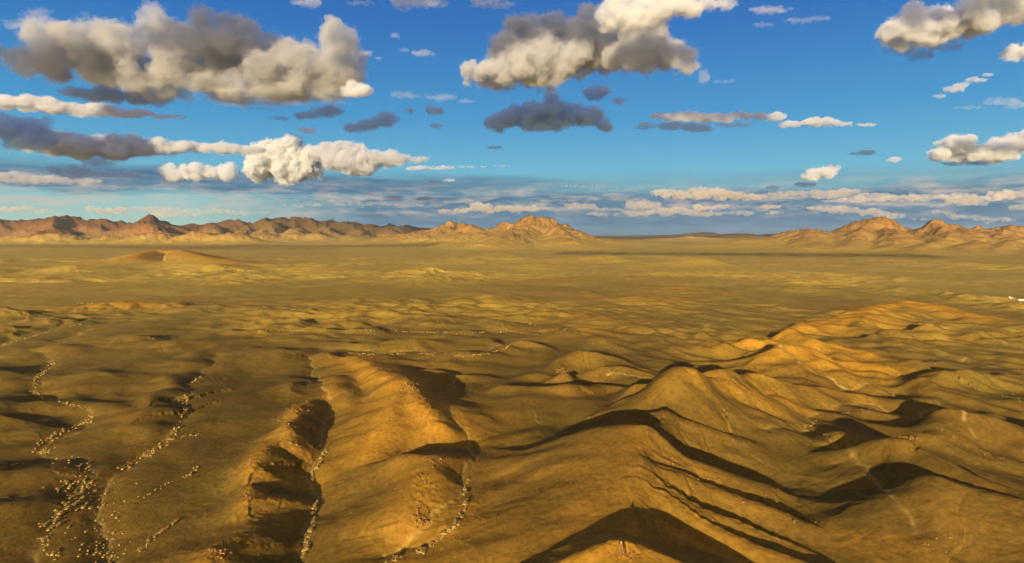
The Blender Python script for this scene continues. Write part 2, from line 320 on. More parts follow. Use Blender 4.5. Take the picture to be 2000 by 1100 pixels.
def bake(X, Y):
    """height and the three surface masks (ochre, rock, track) at the given points"""
    X = X.astype(np.float64); Y = Y.astype(np.float64)
    r = np.hypot(X, Y)
    lr = np.clip(r, 80, 9000)
    # wander of the coordinates, growing with distance
    wa = 0.02*lr+1.0
    WX = X + wa*fbm(X, Y, 26+0.10*0, 3, 11)*(r < 1600) + 90*fbm(X, Y, 700, 4, 13)*sstep(1800, 4500, r)
    WY = Y + wa*fbm(X, Y, 26, 3, 17)*(r < 1600) + 90*fbm(X, Y, 700, 4, 19)*sstep(1800, 4500, r)
    K = 14.0
    acc = np.zeros(X.shape, np.float32); och = np.zeros(X.shape, np.float32); rock = np.zeros(X.shape, np.float32)
    for pts, wl, wr, p, oc, rk in RIDGES:
        W = max(wl, wr)*4.5
        xs = [q[0] for q in pts]; ys = [q[1] for q in pts]
        m = (X > min(xs)-W) & (X < max(xs)+W) & (Y > min(ys)-W) & (Y < max(ys)+W)
        if not m.any(): continue
        x, y = WX[m], WY[m]
        zmax = max(q[2] for q in pts)
        d, s, z = poly_dist(x, y, pts)
        w = wl*(0.5+0.5*s) + wr*(0.5-0.5*s)
        # rib pattern: the flank width swells and shrinks along the crest
        rib = fbm(x, y, w_s := max(wl, wr)*0.9, 3, 23, 'ridge')
        q = d/(w*(1+0.20*rib))
        e = 0.2 if max(wl, wr) < 24 else 0.3
        h = z*np.exp(-((q*q+e*e)**(p/2)-e**p))
        h = np.maximum(h, 0)
        acc[m] += (h/100.0)**K
        f = np.exp(-q*1.1)
        och[m] = np.maximum(och[m], oc*f); rock[m] = np.maximum(rock[m], rk*np.exp(-q*2.2))
    H = 100.0*acc**(1/K)
    near = 1-sstep(500, 1500, r); mid = sstep(300, 900, r)*(1-sstep(2500, 5000, r)); fr = sstep(2200, 5000, r)
    # general relief
    H = H + near*(1.7*fbm(X+15*fbm(X, Y, 90, 2, 41), Y, 110, 4, 3, 'billow', .36)+1.0+1.5*fbm(X+.3*Y, Y*.8, 46, 3, 97, 'n', .4)*sstep(120, -60, X)*sstep(190, 260, Y)) + 0.12*fbm(X, Y, 22, 3, 5)*near
    H = H + mid*(3.4*fbm(X, Y*0.8, 330, 4, 29, 'billow', .45)) + 5*fbm(X, Y, 1400, 4, 31)*sstep(1500, 5000, r)
    band = sstep(290, 480, r)*(1-sstep(760, 1150, r)); lam = 60+r*.055
    pat = sstep(-.25, .35, fbm(X, Y, 330, 2, 83))
    H = H + band*pat*(1+r/1500)*6.0*fbm((X+.35*Y)*.62, Y+9*fbm(X, Y, 50, 2, 87), 44, 4, 89, 'ridge', .40)
    b2 = sstep(1100, 1800, r)*(1-sstep(4200, 6500, r))
    H = H + b2*2.2*sstep(-.2, .4, fbm(X, Y, 900, 2, 91))*fbm(X*.6, Y, 210, 4, 93, 'ridge', .45)
    ua, va = .87*X+.5*Y+6*fbm(X, Y, 45, 2, 111), -.5*X+.87*Y
    mk = sstep(40, 150, X)*sstep(250, 330, r)*(1-sstep(700, 1000, r))
    H = H + mk*3.4*fbm(ua/1.0, va*.27, 26, 3, 113, 'ridge', .4)
    b3 = sstep(950, 1300, r)*(1-sstep(2600, 3600, r))*sstep(.0, .35, fbm(X, Y, 420, 2, 117))
    H = H + b3*7*fbm(X*.7, Y, 95, 4, 119, 'ridge', .45)
    # flank ribs and crags scale with the ridge height
    hs = np.clip(H/16.0, 0, 1.6)*(r < 2000)
    H = H + hs*near*(0.12*fbm(X, Y, 17, 3, 37, 'ridge') + 0.10*fbm(X, Y, 4.5, 2, 43))
    cr = np.clip(rock, 0, 1)*(r < 2000)
    H = H + cr*(1.1*fbm(X, Y, 7, 3, 47, 'ridge', .6)*sstep(.15, .5, fbm(X, Y, 18, 2, 53)*.5+.4))
    # erosion on far hills
    hf = np.clip(H-15, 0, 700)*sstep(2000, 3200, r)
    H = H + hf*(0.55*fbm(WX, WY, 860, 5, 59, 'ridge', .46)*sstep(5500, 8000, r) + 0.50*fbm(WX, WY, 420, 5, 107, 'ridge', .55)*(1-sstep(5500, 8000, r)) - .24*sstep(5500, 8000, r) - .06) + np.clip(hf, 0, 90)*0.16*fbm(X, Y, 90, 4, 61, 'ridge', .55)
    # gullies
    trk = np.zeros(X.shape, np.float32)
    for pts, w, dep in GULLIES:
        W = w*6
        xs = [q[0] for q in pts]; ys = [q[1] for q in pts]
        m = (X > min(xs)-W) & (X < max(xs)+W) & (Y > min(ys)-W) & (Y < max(ys)+W)
        if not m.any(): continue
        d, s, _ = poly_dist(WX[m], WY[m], pts)
        H[m] -= dep*np.exp(-d/w)
        trk[m] = np.maximum(trk[m], 0.26*np.exp(-(d/(w*.2))**2))
    for pts, w in TRACKS:
        P = [at(x, y, 0)[:2] for x, y in pts]; W = w*8
        xs = [q[0] for q in P]; ys = [q[1] for q in P]
        m = (X > min(xs)-W) & (X < max(xs)+W) & (Y > min(ys)-W) & (Y < max(ys)+W)
        if not m.any(): continue
        d, s, _ = poly_dist(WX[m], WY[m], P)
        trk[m] = np.maximum(trk[m], 0.9*np.exp(-(d/w)**2)*sstep(-.5, .3, fbm(X[m], Y[m], w*12, 2, 67)))
    if EROD is not None:
        de, la = ero_at(X, Y); H = H+de; trk = np.maximum(trk, .5*la*sstep(-.3, .3, fbm(X, Y, 40, 2, 73)))
    return H, och, rock, trk

EROD = None
def erode(x0=-520., x1=760., y0=120., y1=1120., dx=2.0, iters=5, kf=.013):
    """stream-power erosion on a grid over the near land: drainage follows the real slopes"""
    global EROD
    import heapq
    nx = int((x1-x0)/dx)+1; ny = int((y1-y0)/dx)+1
    gx, gy = np.meshgrid(x0+np.arange(nx)*dx, y0+np.arange(ny)*dx)
    H0 = bake(gx.ravel(), gy.ravel())[0].reshape(ny, nx).astype(np.float64)
    H = H0 + .25*fbm(gx, gy, 9, 2, 71); base = H.copy()
    offs = [(-1,-1),(-1,0),(-1,1),(0,-1),(0,1),(1,-1),(1,0),(1,1)]
    acc_out = None
    for it in range(iters):
        W = nx; N = nx*ny; Hf = H.ravel(); hl = Hf.tolist()
        done = bytearray(N); par = list(range(N)); order = []; heap = []
        for j in range(ny):
            for i in ((0, nx-1) if 0 < j < ny-1 else range(nx)):
                k = j*W+i; done[k] = 1; heap.append((hl[k], k))
        heapq.heapify(heap); nb = (-W-1, -W, -W+1, -1, 1, W-1, W, W+1); pop = heapq.heappop; push = heapq.heappush
        while heap:
            h, k = pop(heap); order.append(k)
            for o in nb:
                q = k+o
                if 0 <= q < N and not done[q]:
                    done[q] = 1; par[q] = k; hq = hl[q]; push(heap, (hq if hq > h+1e-4 else h+1e-4, q))
        # steepest lower neighbour where there is one
        rec = np.array(par).reshape(ny, nx); best = np.zeros((ny, nx)); idx = np.arange(N).reshape(ny, nx)
        for a, b in offs:
            L = math.hypot(a, b)
            S = (H[1:-1, 1:-1]-H[1+a:ny-1+a, 1+b:nx-1+b])/L
            m = S > best[1:-1, 1:-1]+1e-9
            best[1:-1, 1:-1][m] = S[m]; rec[1:-1, 1:-1][m] = idx[1+a:ny-1+a, 1+b:nx-1+b][m]
        rec = rec.ravel(); ordn = np.array(order)
        low = np.zeros(N); rl = rec.tolist()
        A = [1.0]*N
        so = order
        for k in reversed(so):
            r = rl[k]
            if r != k: A[r] += A[k]
        Fk = kf*np.sqrt(np.minimum(np.array(A), 4000.))
        F = Fk.tolist(); h2 = Hf.tolist()
        for k in so:
            r = rl[k]
            if r != k:
                hr = h2[r]
                if hr < h2[k]: h2[k] = (h2[k]+F[k]*hr)/(1+F[k])
        H = np.array(h2).reshape(ny, nx)
        lap = np.zeros_like(H); lap[1:-1, 1:-1] = H[:-2, 1:-1]+H[2:, 1:-1]+H[1:-1, :-2]+H[1:-1, 2:]-4*H[1:-1, 1:-1]
        H += .12*lap; acc_out = np.array(A).reshape(ny, nx)
    d = H-base
    ex = np.minimum(np.arange(nx), nx-1-np.arange(nx))/30.; ey = np.minimum(np.arange(ny), ny-1-np.arange(ny))/30.
    d *= np.clip(ex, 0, 1)[None]*np.clip(ey, 0, 1)[:, None]
    la = np.clip((np.log(acc_out)-5.2)/3.0, 0, 1)
    EROD = (x0, y0, dx, nx, ny, d.astype(np.float32), la.astype(np.float32))
def ero_at(X, Y):
    x0, y0, dx, nx, ny, d, la = EROD
    u = (X-x0)/dx; v = (Y-y0)/dx; m = (u > 0) & (u < nx-1.01) & (v > 0) & (v < ny-1.01)
    out = np.zeros(X.shape, np.float32); o2 = np.zeros(X.shape, np.float32)
    um = u[m]; vm = v[m]; i = um.astype(int); j = vm.astype(int); a = um-i; b = vm-j
    for arr, o in ((d, out), (la, o2)):
        o[m] = (arr[j, i]*(1-a)+arr[j, i+1]*a)*(1-b)+(arr[j+1, i]*(1-a)+arr[j+1, i+1]*a)*b
    return out, o2

def mat_ground():
    m = bpy.data.materials.new('steppe_soil'); m.use_nodes = True; t = NT(m.node_tree)
    geo = t.n('ShaderNodeNewGeometry'); pos = geo.outputs['Position']
    at_ = t.n('ShaderNodeAttribute', attribute_name='surf').outputs['Color']
    s = t.n('ShaderNodeSeparateColor', inp={0: at_}); och, rock, trk = s.outputs
    nrm = t.n('ShaderNodeSeparateXYZ', inp={0: geo.outputs['Normal']}).outputs[2]
    n_big = t.noise(pos, 0.004, 5, .6); n_mid = t.noise(pos, 0.03, 5, .6, .6); n_fine = t.noise(pos, 0.45, 5, .65); n_far = t.noise(t.mapping(pos, (.0007,.0012,1)), 1.0, 5, .6)
    olive = t.mix(t.ramp(n_mid, [(.3, 0.), (.7, 1.)]), (0.06182, 0.04128, 0.007042), (0.09398, 0.05965, 0.0103))
    olive = t.mix(t.ramp(n_big, [(.38, 0.), (.66, 1.)]), olive, (0.08408, 0.05133, 0.008667))
    pg = t.noise(pos, .011, 5, .62); pr = t.noise(t.mapping(pos, (1, 1, 1), (311, 97, 0)), .016, 5, .62)
    olive = t.mix(t.ramp(pg, [(.48, 0.), (.70, .5)]), olive, (.070, .060, .010))
    olive = t.mix(t.ramp(pr, [(.50, 0.), (.70, .45)]), olive, (.115, .066, .012))
    grass = t.mix(t.ramp(n_far, [(.35, 0.), (.6, 1.)]), (0.270, 0.196, 0.037), (0.205, 0.160, 0.030))
    dist = t.n('ShaderNodeVectorMath', operation='LENGTH', inp={0: pos}).outputs['Value']
    gp = t.noise(t.mapping(pos, (.0032, .0048, 1), (5, 9, 0)), 1.0, 6, .66)
    grass = t.mix(t.ramp(gp, [(.46, 0.), (.60, .6)]), grass, (.20, .118, .022))
    grass = t.mix(t.ramp(gp, [(.30, .65), (.44, 0.)]), grass, (.125, .110, .019))
    olive = t.mix(t.ramp(t.m('DIVIDE', dist, 4000.0, clamp=True), [(.10, 0.), (.38, 1.)]), olive, grass)
    och_f = t.m('MULTIPLY', och, t.m('ADD', .55, t.m('MULTIPLY', n_mid, .9)), clamp=True)
    och_f = t.ramp(och_f, [(.12, 0.), (.75, 1.)])
    farf = t.ramp(t.m('DIVIDE', dist, 9000.0, clamp=True), [(.28, 0.), (.45, 1.)])
    hz = t.n('ShaderNodeSeparateXYZ', inp={0: pos}).outputs[2]
    hill = t.m('MULTIPLY', farf, t.ramp(t.m('DIVIDE', hz, 260.0, clamp=True), [(.06, 0.), (.40, 1.)]))
    olive = t.mix(hill, olive, (0.150, 0.096, 0.028))
    c = t.mix(och_f, olive, t.mix(farf, (0.2052, 0.1104, 0.01144), (0.165, 0.080, 0.025)))
    rockn = t.noise(t.n('ShaderNodeVectorMath', operation='SCALE', inp={0: pos, 'Scale': t.m('ADD', .16, t.m('MULTIPLY', t.ramp(farf, [(0., 0.), (.5, 1.)]), -.145))}).outputs[0], 1.0, 6, .7, .5)
    rk = t.m('MULTIPLY', t.ramp(rockn, [(.45, 0.), (.62, 1.)]), t.m('MULTIPLY', rock, .9, clamp=True))
    steep = t.ramp(nrm, [(.72, 1.), (.93, 0.)])
    rk = t.m('MULTIPLY', rk, t.m('ADD', .35, steep), clamp=True)
    c = t.mix(rk, c, (0.091, 0.0385, 0.0126))
    c = t.mix(trk, c, (0.2728, 0.1984, 0.0558))
    fine = t.ramp(n_fine, [(.30, .66), (.5, 1.), (.70, 1.26)])
    c = t.mix(1.0, c, fine, 'MULTIPLY')
    scr = t.ramp(t.noise(t.mapping(pos, (1, .6, 1)), .055, 7, .72), [(.36, .78), (.52, 1.), (.68, 1.15)])
    c = t.mix(t.ramp(t.m('DIVIDE', dist, 3000.0, clamp=True), [(.1, .25), (.4, .9)]), c, t.mix(1.0, c, scr, 'MULTIPLY'))
    spk = t.n('ShaderNodeTexVoronoi', inp={'Vector': pos, 'Scale': .9}).outputs['Distance']
    spot = t.m('MULTIPLY', t.ramp(spk, [(.10, 1.), (.22, 0.)]), t.ramp(t.noise(pos, .05, 3), [(.5, 0.), (.62, .5)]))
    c = t.mix(spot, c, (.12, .085, .02))
    c = t.mix(1.0, c, (.82, .83, .92), 'MULTIPLY')
    b1 = t.noise(pos, .9, 6, .7); b2 = t.noise(pos, .12, 5, .6)
    b3 = t.m('MULTIPLY', t.noise(pos, .012, 8, .68), t.m('MULTIPLY', farf, t.m('MULTIPLY', rock, 32.0, clamp=False)))
    hgt = t.m('ADD', t.m('ADD', t.m('MULTIPLY', b1, .55), t.m('MULTIPLY', b2, .04)), b3)
    bump = t.n('ShaderNodeBump', inp={'Height': hgt, 'Strength': .42, 'Distance': 1.0})
    bs = t.n('ShaderNodeBsdfPrincipled', inp={'Base Color': c, 'Roughness': .95, 'Normal': bump.outputs[0]})
    bs.inputs['Specular IOR Level'].default_value = .05
    t.n('ShaderNodeOutputMaterial', inp={'Surface': bs.outputs[0]})
    return m

def build_ground():
    th = np.concatenate([np.arange(-180, -50, 2.5), np.arange(-50, 50, 0.075), np.arange(50, 180, 2.5)])
    rr = [12.0]
    while rr[-1] < 60000:
        r = rr[-1]
        rr.append(r*(1+(0.02 if r < 90 else 0.0032 if r < 1500 else 0.0045 if r < 9000 else 0.008 if r < 30000 else .03)))
    rr = np.array(rr); T = np.radians(th)
    nr, nt = len(rr), len(T)
    X = (rr[:, None]*np.sin(T)[None]).ravel(); Y = (rr[:, None]*np.cos(T)[None]).ravel()
    H, och, rock, trk = bake(X, Y)
    n = nr*nt
    co = np.empty((n+1, 3), np.float32); co[:n, 0] = X; co[:n, 1] = Y; co[:n, 2] = H; co[n] = (0, 0, float(H[:nt].mean()))
    i = np.arange(nr-1)[:, None]*nt; j = np.arange(nt)[None]; j2 = (j+1) % nt
    quads = np.stack([i+j, i+nt+j, i+nt+j2, i+j2], -1).reshape(-1, 4)[:, ::-1]
    cap = np.stack([np.full(nt, n), np.arange(nt), (np.arange(nt)+1) % nt], 1)
    surf = np.stack([och, rock, trk, np.ones_like(och)], 1)
    mat = mat_ground()
    # faces of the far hills become an object of their own, sharing the border
    qh = H[quads].max(1); qr = np.hypot(X[quads[:, 0]], Y[quads[:, 0]])
    far_m = (qh > 22) & (qr > 2500)
    for nm, q, cp in (('ground', quads[~far_m], cap), ('hills', quads[far_m], None)):
        used = np.zeros(n+1, bool); used[q] = True
        if cp is not None: used[n] = True
        remap = np.cumsum(used)-1
        me = bpy.data.meshes.new(nm); v = co[used]
        me.vertices.add(len(v)); me.vertices.foreach_set('co', v.ravel())
        loops = remap[q].ravel(); nq = len(q); starts = np.arange(nq)*4; tot = np.full(nq, 4)
        if cp is not None:
            loops = np.concatenate([loops, remap[cp][:, ::-1].ravel()]); starts = np.concatenate([starts, nq*4+np.arange(nt)*3]); tot = np.concatenate([tot, np.full(nt, 3)])
        me.loops.add(len(loops)); me.loops.foreach_set('vertex_index', loops.astype(np.int32))
        me.polygons.add(len(starts)); me.polygons.foreach_set('loop_start', starts.astype(np.int32)); me.polygons.foreach_set('loop_total', tot.astype(np.int32))
        me.polygons.foreach_set('use_smooth', np.ones(len(starts), bool))
        me.update(calc_edges=True); 
        ca = me.color_attributes.new('surf', 'FLOAT_COLOR', 'POINT')
        s4 = np.ones((len(v), 4), np.float32); idx = np.where(used)[0]; ok = idx < n; s4[ok] = surf[idx[ok]]; s4[~ok] = (0, 0, 0, 1)
        ca.data.foreach_set('color', s4.ravel())
        me.materials.append(mat)
        o = bpy.data.objects.new(nm, me); C.objects.link(o); tag(o, kind='structure')
erode()
build_ground()


# ---------------------------------------------------------------- plants and stones on the ground
def hit(px, py):
    """where the sight lines through picture points meet the land (points in arrays)"""
    px = np.asarray(px, float); py = np.asarray(py, float)
    u = px-1000; v = 550-py; y = FPX*math.cos(PITCH)+v*math.sin(PITCH); w = v*math.cos(PITCH)-FPX*math.sin(PITCH)
    z = np.zeros(len(px))
    for _ in range(9):
        k = (z-CAMZ)/w; h = bake(u*k, y*k)[0]; z = z + .6*(h-z)
    k = (z-CAMZ)/w; h = bake(u*k, y*k)[0]
    return np.stack([u*k, y*k, h], 1), np.abs(h-z) < 1.5
def tuft_mesh(rs, blades, core):
    V = []; F = []
    v, f = ICO1
    n = 1+.35*pnoise3(v*1.6+rs.rand()*50, 1)[:, None]
    c = v*n*np.array([.62, .62, .55])*core + np.array([0, 0, .22]); c[:, 2] = np.maximum(c[:, 2], -.1)
    V.append(c); F += [tuple(q) for q in f]; nv = len(c)
    for b in range(blades):
        a = rs.rand()*2*math.pi; r0 = .30*math.sqrt(rs.rand()); L = .7+.5*rs.rand(); lean = .25+.75*rs.rand(); w = .05+.04*rs.rand()
        d = np.array([math.cos(a), math.sin(a), 0]); s_ = np.array([-d[1], d[0], 0])*w
        p0 = d*r0; p1 = d*(r0+lean*.35*L)+np.array([0, 0, .62*L]); p2 = d*(r0+lean*.85*L)+np.array([0, 0, .80*L*(1.25-lean*.6)])
        V.append(np.array([p0-s_, p0+s_, p1-s_*.8, p1+s_*.8, p2])); F += [(nv, nv+1, nv+3), (nv, nv+3, nv+2), (nv+2, nv+3, nv+4)]; nv += 5
    return np.concatenate(V).astype(np.float32), np.array(F)
def simple_mat(nm, c1, c2, scale=3.0, rough=.9, bump=0.0):
    m = bpy.data.materials.new(nm); m.use_nodes = True; t = NT(m.node_tree)
    pos = t.n('ShaderNodeNewGeometry').outputs['Position']
    nz = t.noise(pos, scale, 4, .6)
    bs = t.n('ShaderNodeBsdfPrincipled', inp={'Base Color': t.mix(t.ramp(nz, [(.35, 0.), (.65, 1.)]), c1, c2), 'Roughness': rough})
    bs.inputs['Specular IOR Level'].default_value = .1
    if bump: t.nt.links.new(t.n('ShaderNodeBump', inp={'Height': t.noise(pos, scale*4, 4, .6), 'Strength': bump, 'Distance': .1}).outputs[0], bs.inputs['Normal'])
    t.n('ShaderNodeOutputMaterial', inp={'Surface': bs.outputs[0]}); return m
def ico(sub):
    bm = bmesh.new(); bmesh.ops.create_icosphere(bm, subdivisions=sub, radius=1)
    v = np.array([q.co[:] for q in bm.verts], np.float32); f = np.array([[q.index for q in p.verts] for p in bm.faces]); bm.free(); return v, f
ICO1 = ico(1); ICO = ico(2)
def raw_mesh(nm, v, f):
    me = bpy.data.meshes.new(nm); k = f.shape[1]
    me.vertices.add(len(v)); me.vertices.foreach_set('co', np.ascontiguousarray(v, np.float32).ravel())
    me.loops.add(f.size); me.loops.foreach_set('vertex_index', f.ravel().astype(np.int32))
    me.polygons.add(len(f)); me.polygons.foreach_set('loop_start', (np.arange(len(f))*k).astype(np.int32)); me.polygons.foreach_set('loop_total', np.full(len(f), k, np.int32))
    me.update(calc_edges=True); return me

STRAW = simple_mat('dry_straw_grass', (.105, .072, .021), (.185, .132, .043), 1.5)
# strips of tussocks: label, points in the picture, half width px, count, size m
TUFTS = [
 ('pale dry grass tussock in the winding gully near the left edge', [(108,702),(98,716),(70,740),(64,764),(98,780),(165,798),(181,815)], 5, 170, 1.25),
 ('pale dry grass tussock in the thick cluster where the left gully turns back', [(178,818),(150,835),(110,850),(75,872),(78,884),(100,880)], 8, 130, 1.3),
 ('pale dry grass tussock scattered over the flat below the gully bend, lower left', [(120,905),(165,905),(170,925),(160,945),(120,955)], 22, 70, 1.3),
 ('pale dry grass tussock with long shadow beside the narrow wash in the lower left corner', [(175,940),(150,975),(120,1005),(95,1035),(80,1065),(110,1085)], 18, 95, 1.7),
 ('pale dry grass tussock sprinkled between the two left gullies near the bottom', [(150,960),(200,1000),(160,1060),(205,1095),(240,960)], 42, 110, 1.05),
 ('pale dry grass tussock in a short line right of the lower left corner', [(285,968),(330,943),(365,930),(390,912)], 3, 32, 1.1),
 ('pale dry grass tussock in the slanting file at the bottom between gullies', [(262,1083),(290,1060),(320,1035),(350,1015)], 4, 34, 1.3),
 ('pale dry grass tussock in the second gully, at the foot of the shaded scarp', [(400,730),(372,750),(362,775),(360,805),(345,835)], 4, 75, 1.3),
 ('pale dry grass tussock in the broad strip running down left from the scarp', [(345,838),(330,860),(300,882),(262,902),(240,917)], 6, 130, 1.3),
 ('pale dry grass tussock in the file branching right from the broad strip', [(330,862),(360,852),(395,848)], 2, 18, 1.1),
 ('pale dry grass tussock at the foot of the dark craggy ridge', [(634,880),(628,900),(608,925),(614,950),(620,975),(612,1010),(605,1045),(590,1098)], 4, 110, 1.7),
 ('pale dry grass tussock in the curved gully under the orange ridge, bottom centre', [(922,925),(906,960),(908,990),(893,1022),(870,1045),(825,1078),(745,1100)], 4, 80, 1.7),
 ('small grass tussock dotting the left edge of the land', [(50,905),(25,908),(0,915)], 3, 14, 1.3),
 ('tiny pale grass tussock in the far strip at the left edge', [(0,676),(55,660),(110,645),(160,633)], 2, 80, 1.3),
 ('tiny pale grass tussock along the long level wash left of the middle', [(440,645),(520,647),(600,646),(700,645),(800,648),(900,651),(1000,648),(1060,656)], 2, 260, 1.4),
 ('tiny pale grass tussock in the wash behind the orange hill', [(640,690),(720,692),(820,691),(900,696),(950,692),(985,682),(1000,672)], 2.5, 220, 1.3),
 ('tiny pale grass tussock on the higher wash above the middle', [(560,605),(640,607),(760,610),(860,613),(940,622),(1040,634),(1130,650)], 2, 160, 1.5),
 ('tiny pale grass tussock under the low ochre mound at the left', [(135,592),(200,594),(240,593)], 1.5, 50, 1.6),
 ('tiny pale grass tussock in the wash right of the ochre mound', [(345,590),(420,595),(520,600),(560,602)], 2, 60, 1.6),
 ('small grass tussock along the stream bank at the right', [(1640,762),(1700,762),(1760,775),(1820,795),(1790,818),(1700,798),(1600,815),(1570,845)], 2, 90, .8),
 ('small grass tussock in the meadow right of the fin shaped ridge', [(1800,815),(1850,845),(1900,880),(1980,900)], 5, 25, 0.7),
 ('tiny pale grass tussock between the twin hill and the orange cones', [(1380,660),(1400,690),(1450,715),(1500,735)], 14, 60, 0.6),
 ('tiny pale grass tussock on the plain at the right edge', [(1750,690),(1850,700),(1930,730),(1990,800)], 22, 50, 0.7),
 ('tiny pale grass tussock on the saddle above the far centre', [(1160,655),(1230,690),(1300,680)], 16, 30, 0.7)]
def plant_tufts():
    rs = np.random.RandomState(11)
    meshes = []
    for k in range(6):
        v, f = tuft_mesh(rs, 46, 1.0); me = raw_mesh('grass_tussock', v, f); me.materials.append(STRAW); meshes.append(me)
    sv, sf = tuft_mesh(rs, 10, 1.05)
    allp = []
    for li, (lab, pts, hw, cnt, size) in enumerate(TUFTS):
        P = np.array(pts, float); L = np.hypot(*(P[1:]-P[:-1]).T); cum = np.concatenate([[0], np.cumsum(L)])
        # clumped spacing along the line
        u = rs.rand(cnt*2)*cum[-1]; keep = rs.rand(cnt*2) < (.25+.75*(np.sin(u*.09+li)+np.sin(u*.031+2*li) > -.3)); u = u[keep][:cnt]
        i = np.clip(np.searchsorted(cum, u)-1, 0, len(L)-1); t = (u-cum[i])/L[i]
        q = P[i]+(P[i+1]-P[i])*t[:, None]; off = rs.normal(size=(len(u), 2))*hw*.6*np.array([1, .6]); q = q+off
        W, ok = hit(q[:, 0], q[:, 1])
        sz = size*.8*(.38+.85*rs.rand(len(u))**2)
        for a, o_, s_, qq in zip(W, ok, sz, q):
            if o_: allp.append((s_/a[1], li, a, s_))
    allp.sort(key=lambda e: -e[0])
    for k, (_, li, a, s_) in enumerate(allp[:290]):
        o = bpy.data.objects.new('grass_tussock', meshes[k % 6]); C.objects.link(o)
        o.location = (a[0], a[1], a[2]-.05); o.rotation_euler = (0, 0, rs.rand()*6.28); o.scale = (s_, s_*(.85+.3*rs.rand()), s_*(.62+.2*rs.rand()))
        tag(o, TUFTS[li][0], 'grass tussock', 'tussocks: '+TUFTS[li][0])
    V = []; F = []
    for k, (_, li, a, s_) in enumerate(allp[290:]):
        th = rs.rand()*6.28; c_, s__ = math.cos(th), math.sin(th)
        v = sv*s_*np.array([1, 1, .75]); v = np.stack([v[:, 0]*c_-v[:, 1]*s__, v[:, 0]*s__+v[:, 1]*c_, v[:, 2]], 1)+a; V.append(v); F.append(sf+k*len(sv))
    o = bpy.data.objects.new('distant_grass', raw_mesh('distant_grass', np.concatenate(V), np.concatenate(F))); o.data.materials.append(STRAW)
    C.objects.link(o); tag(o, 'small pale tufts of dry grass strung along the farther washes', kind='stuff')
plant_tufts()

def stone(rs, flat=.7):
    v = ICO1[0].copy()*np.array([1, .7+.4*rs.rand(), flat*(.7+.5*rs.rand())])
    for _ in range(5):
        n = rs.normal(size=3); n /= np.linalg.norm(n); d = .55+.2*rs.rand(); e = v@n; v = v-np.outer(np.maximum(e-d, 0), n)
    th = rs.rand()*6.28; c_, s_ = math.cos(th), math.sin(th)
    return np.stack([v[:, 0]*c_-v[:, 1]*s_, v[:, 0]*s_+v[:, 1]*c_, v[:, 2]], 1)
ROCK = simple_mat('weathered_red_rock', (0.063, 0.0315, 0.0105), (0.133, 0.07, 0.0196), .8, .95, .5)
# crags: centre px, py, half width px, half height px, count, stone size m
CRAGS = [(800,758,26,14,130,.9),(835,785,18,12,80,.8),(585,800,26,12,120,.8),(562,830,14,22,120,.8),(583,868,20,10,60,.8),(485,905,14,12,70,.7),(480,965,10,14,70,.7),(430,1075,16,18,80,.8),
    (1098,726,18,6,90,1.2),(850,905,22,8,50,.8),(828,1010,22,22,110,.8),(825,935,12,12,40,.6),(712,850,5,32,90,.55),(1400,935,45,14,70,.7),(1330,900,40,12,60,.7),(1480,975,45,14,70,.7),(1560,1015,40,12,50,.7),
    (1290,845,14,6,50,.8),(1270,930,40,40,60,.4),(1400,1010,70,30,60,.45),(1230,1085,50,10,120,.4),(1380,752,30,16,60,.7),(1510,690,16,8,60,1.1),(1770,856,22,5,50,.8),(1850,1060,60,20,50,.6),(1440,865,60,8,40,.6),
    (950,855,12,8,25,.5),(1850,928,22,5,25,.6),(1330,815,60,20,50,.4),(1120,960,60,8,20,.3)]
def place_stones():
    rs = np.random.RandomState(5); st = [stone(rs) for _ in range(7)]; V = []; F = []; nv = 0
    for (px, py, hw, hh, cnt, size) in CRAGS:
        q = rs.normal(size=(cnt, 2))*np.array([hw, hh])*.55+np.array([px, py])
        W, ok = hit(q[:, 0], q[:, 1])
        for a, o_ in zip(W, ok):
            if not o_: continue
            s_ = size*.8*(.2+1.0*rs.rand()**4); v = st[rs.randint(7)]*s_*np.array([1, 1, 1.1]); V.append(v+a+np.array([0, 0, s_*.15])); F.append(ICO1[1]+nv); nv += len(v)
    o = bpy.data.objects.new('loose_rocks', raw_mesh('loose_rocks', np.concatenate(V), np.concatenate(F))); o.data.materials.append(ROCK); C.objects.link(o)
    tag(o, 'countless small red brown stones strewn over the crests and slopes', kind='stuff')
place_stones()

def cairn():
    (P,), _ = hit([1213], [1080]); rs = np.random.RandomState(3)
    r = bpy.data.objects.new('stone_cairn', None); C.objects.link(r); r.location = P; r.scale = (1.25,)*3; tag(r, 'stone cairn with a pale top on the crest of the nearest hill at the bottom', 'cairn')
    V = []; F = []; nv = 0
    for ring in range(7):
        rad = 1.0*(1-ring/7.5); z = ring*.27
        for k in range(max(3, int(11*rad))):
            a = k/max(3, int(11*rad))*6.28+ring; s_ = .26+.1*rs.rand(); v = stone(rs)*s_+np.array([math.cos(a)*rad*.8, math.sin(a)*rad*.8, z+.1]); V.append(v); F.append(ICO1[1]+nv); nv += len(v)
    o = bpy.data.objects.new('stone_pile', raw_mesh('stone_pile', np.concatenate(V), np.concatenate(F))); o.data.materials.append(ROCK); C.objects.link(o); o.parent = r; o['kind'] = 'stuff'
    v = stone(rs, 1.6)*.32; o = bpy.data.objects.new('top_stone', raw_mesh('top_stone', v*.8+np.array([0, 0, 2.05]), ICO1[1])); o.data.materials.append(simple_mat('pale_stone', (.14, .10, .06), (.22, .17, .10), 3)); C.objects.link(o); o.parent = r
cairn()
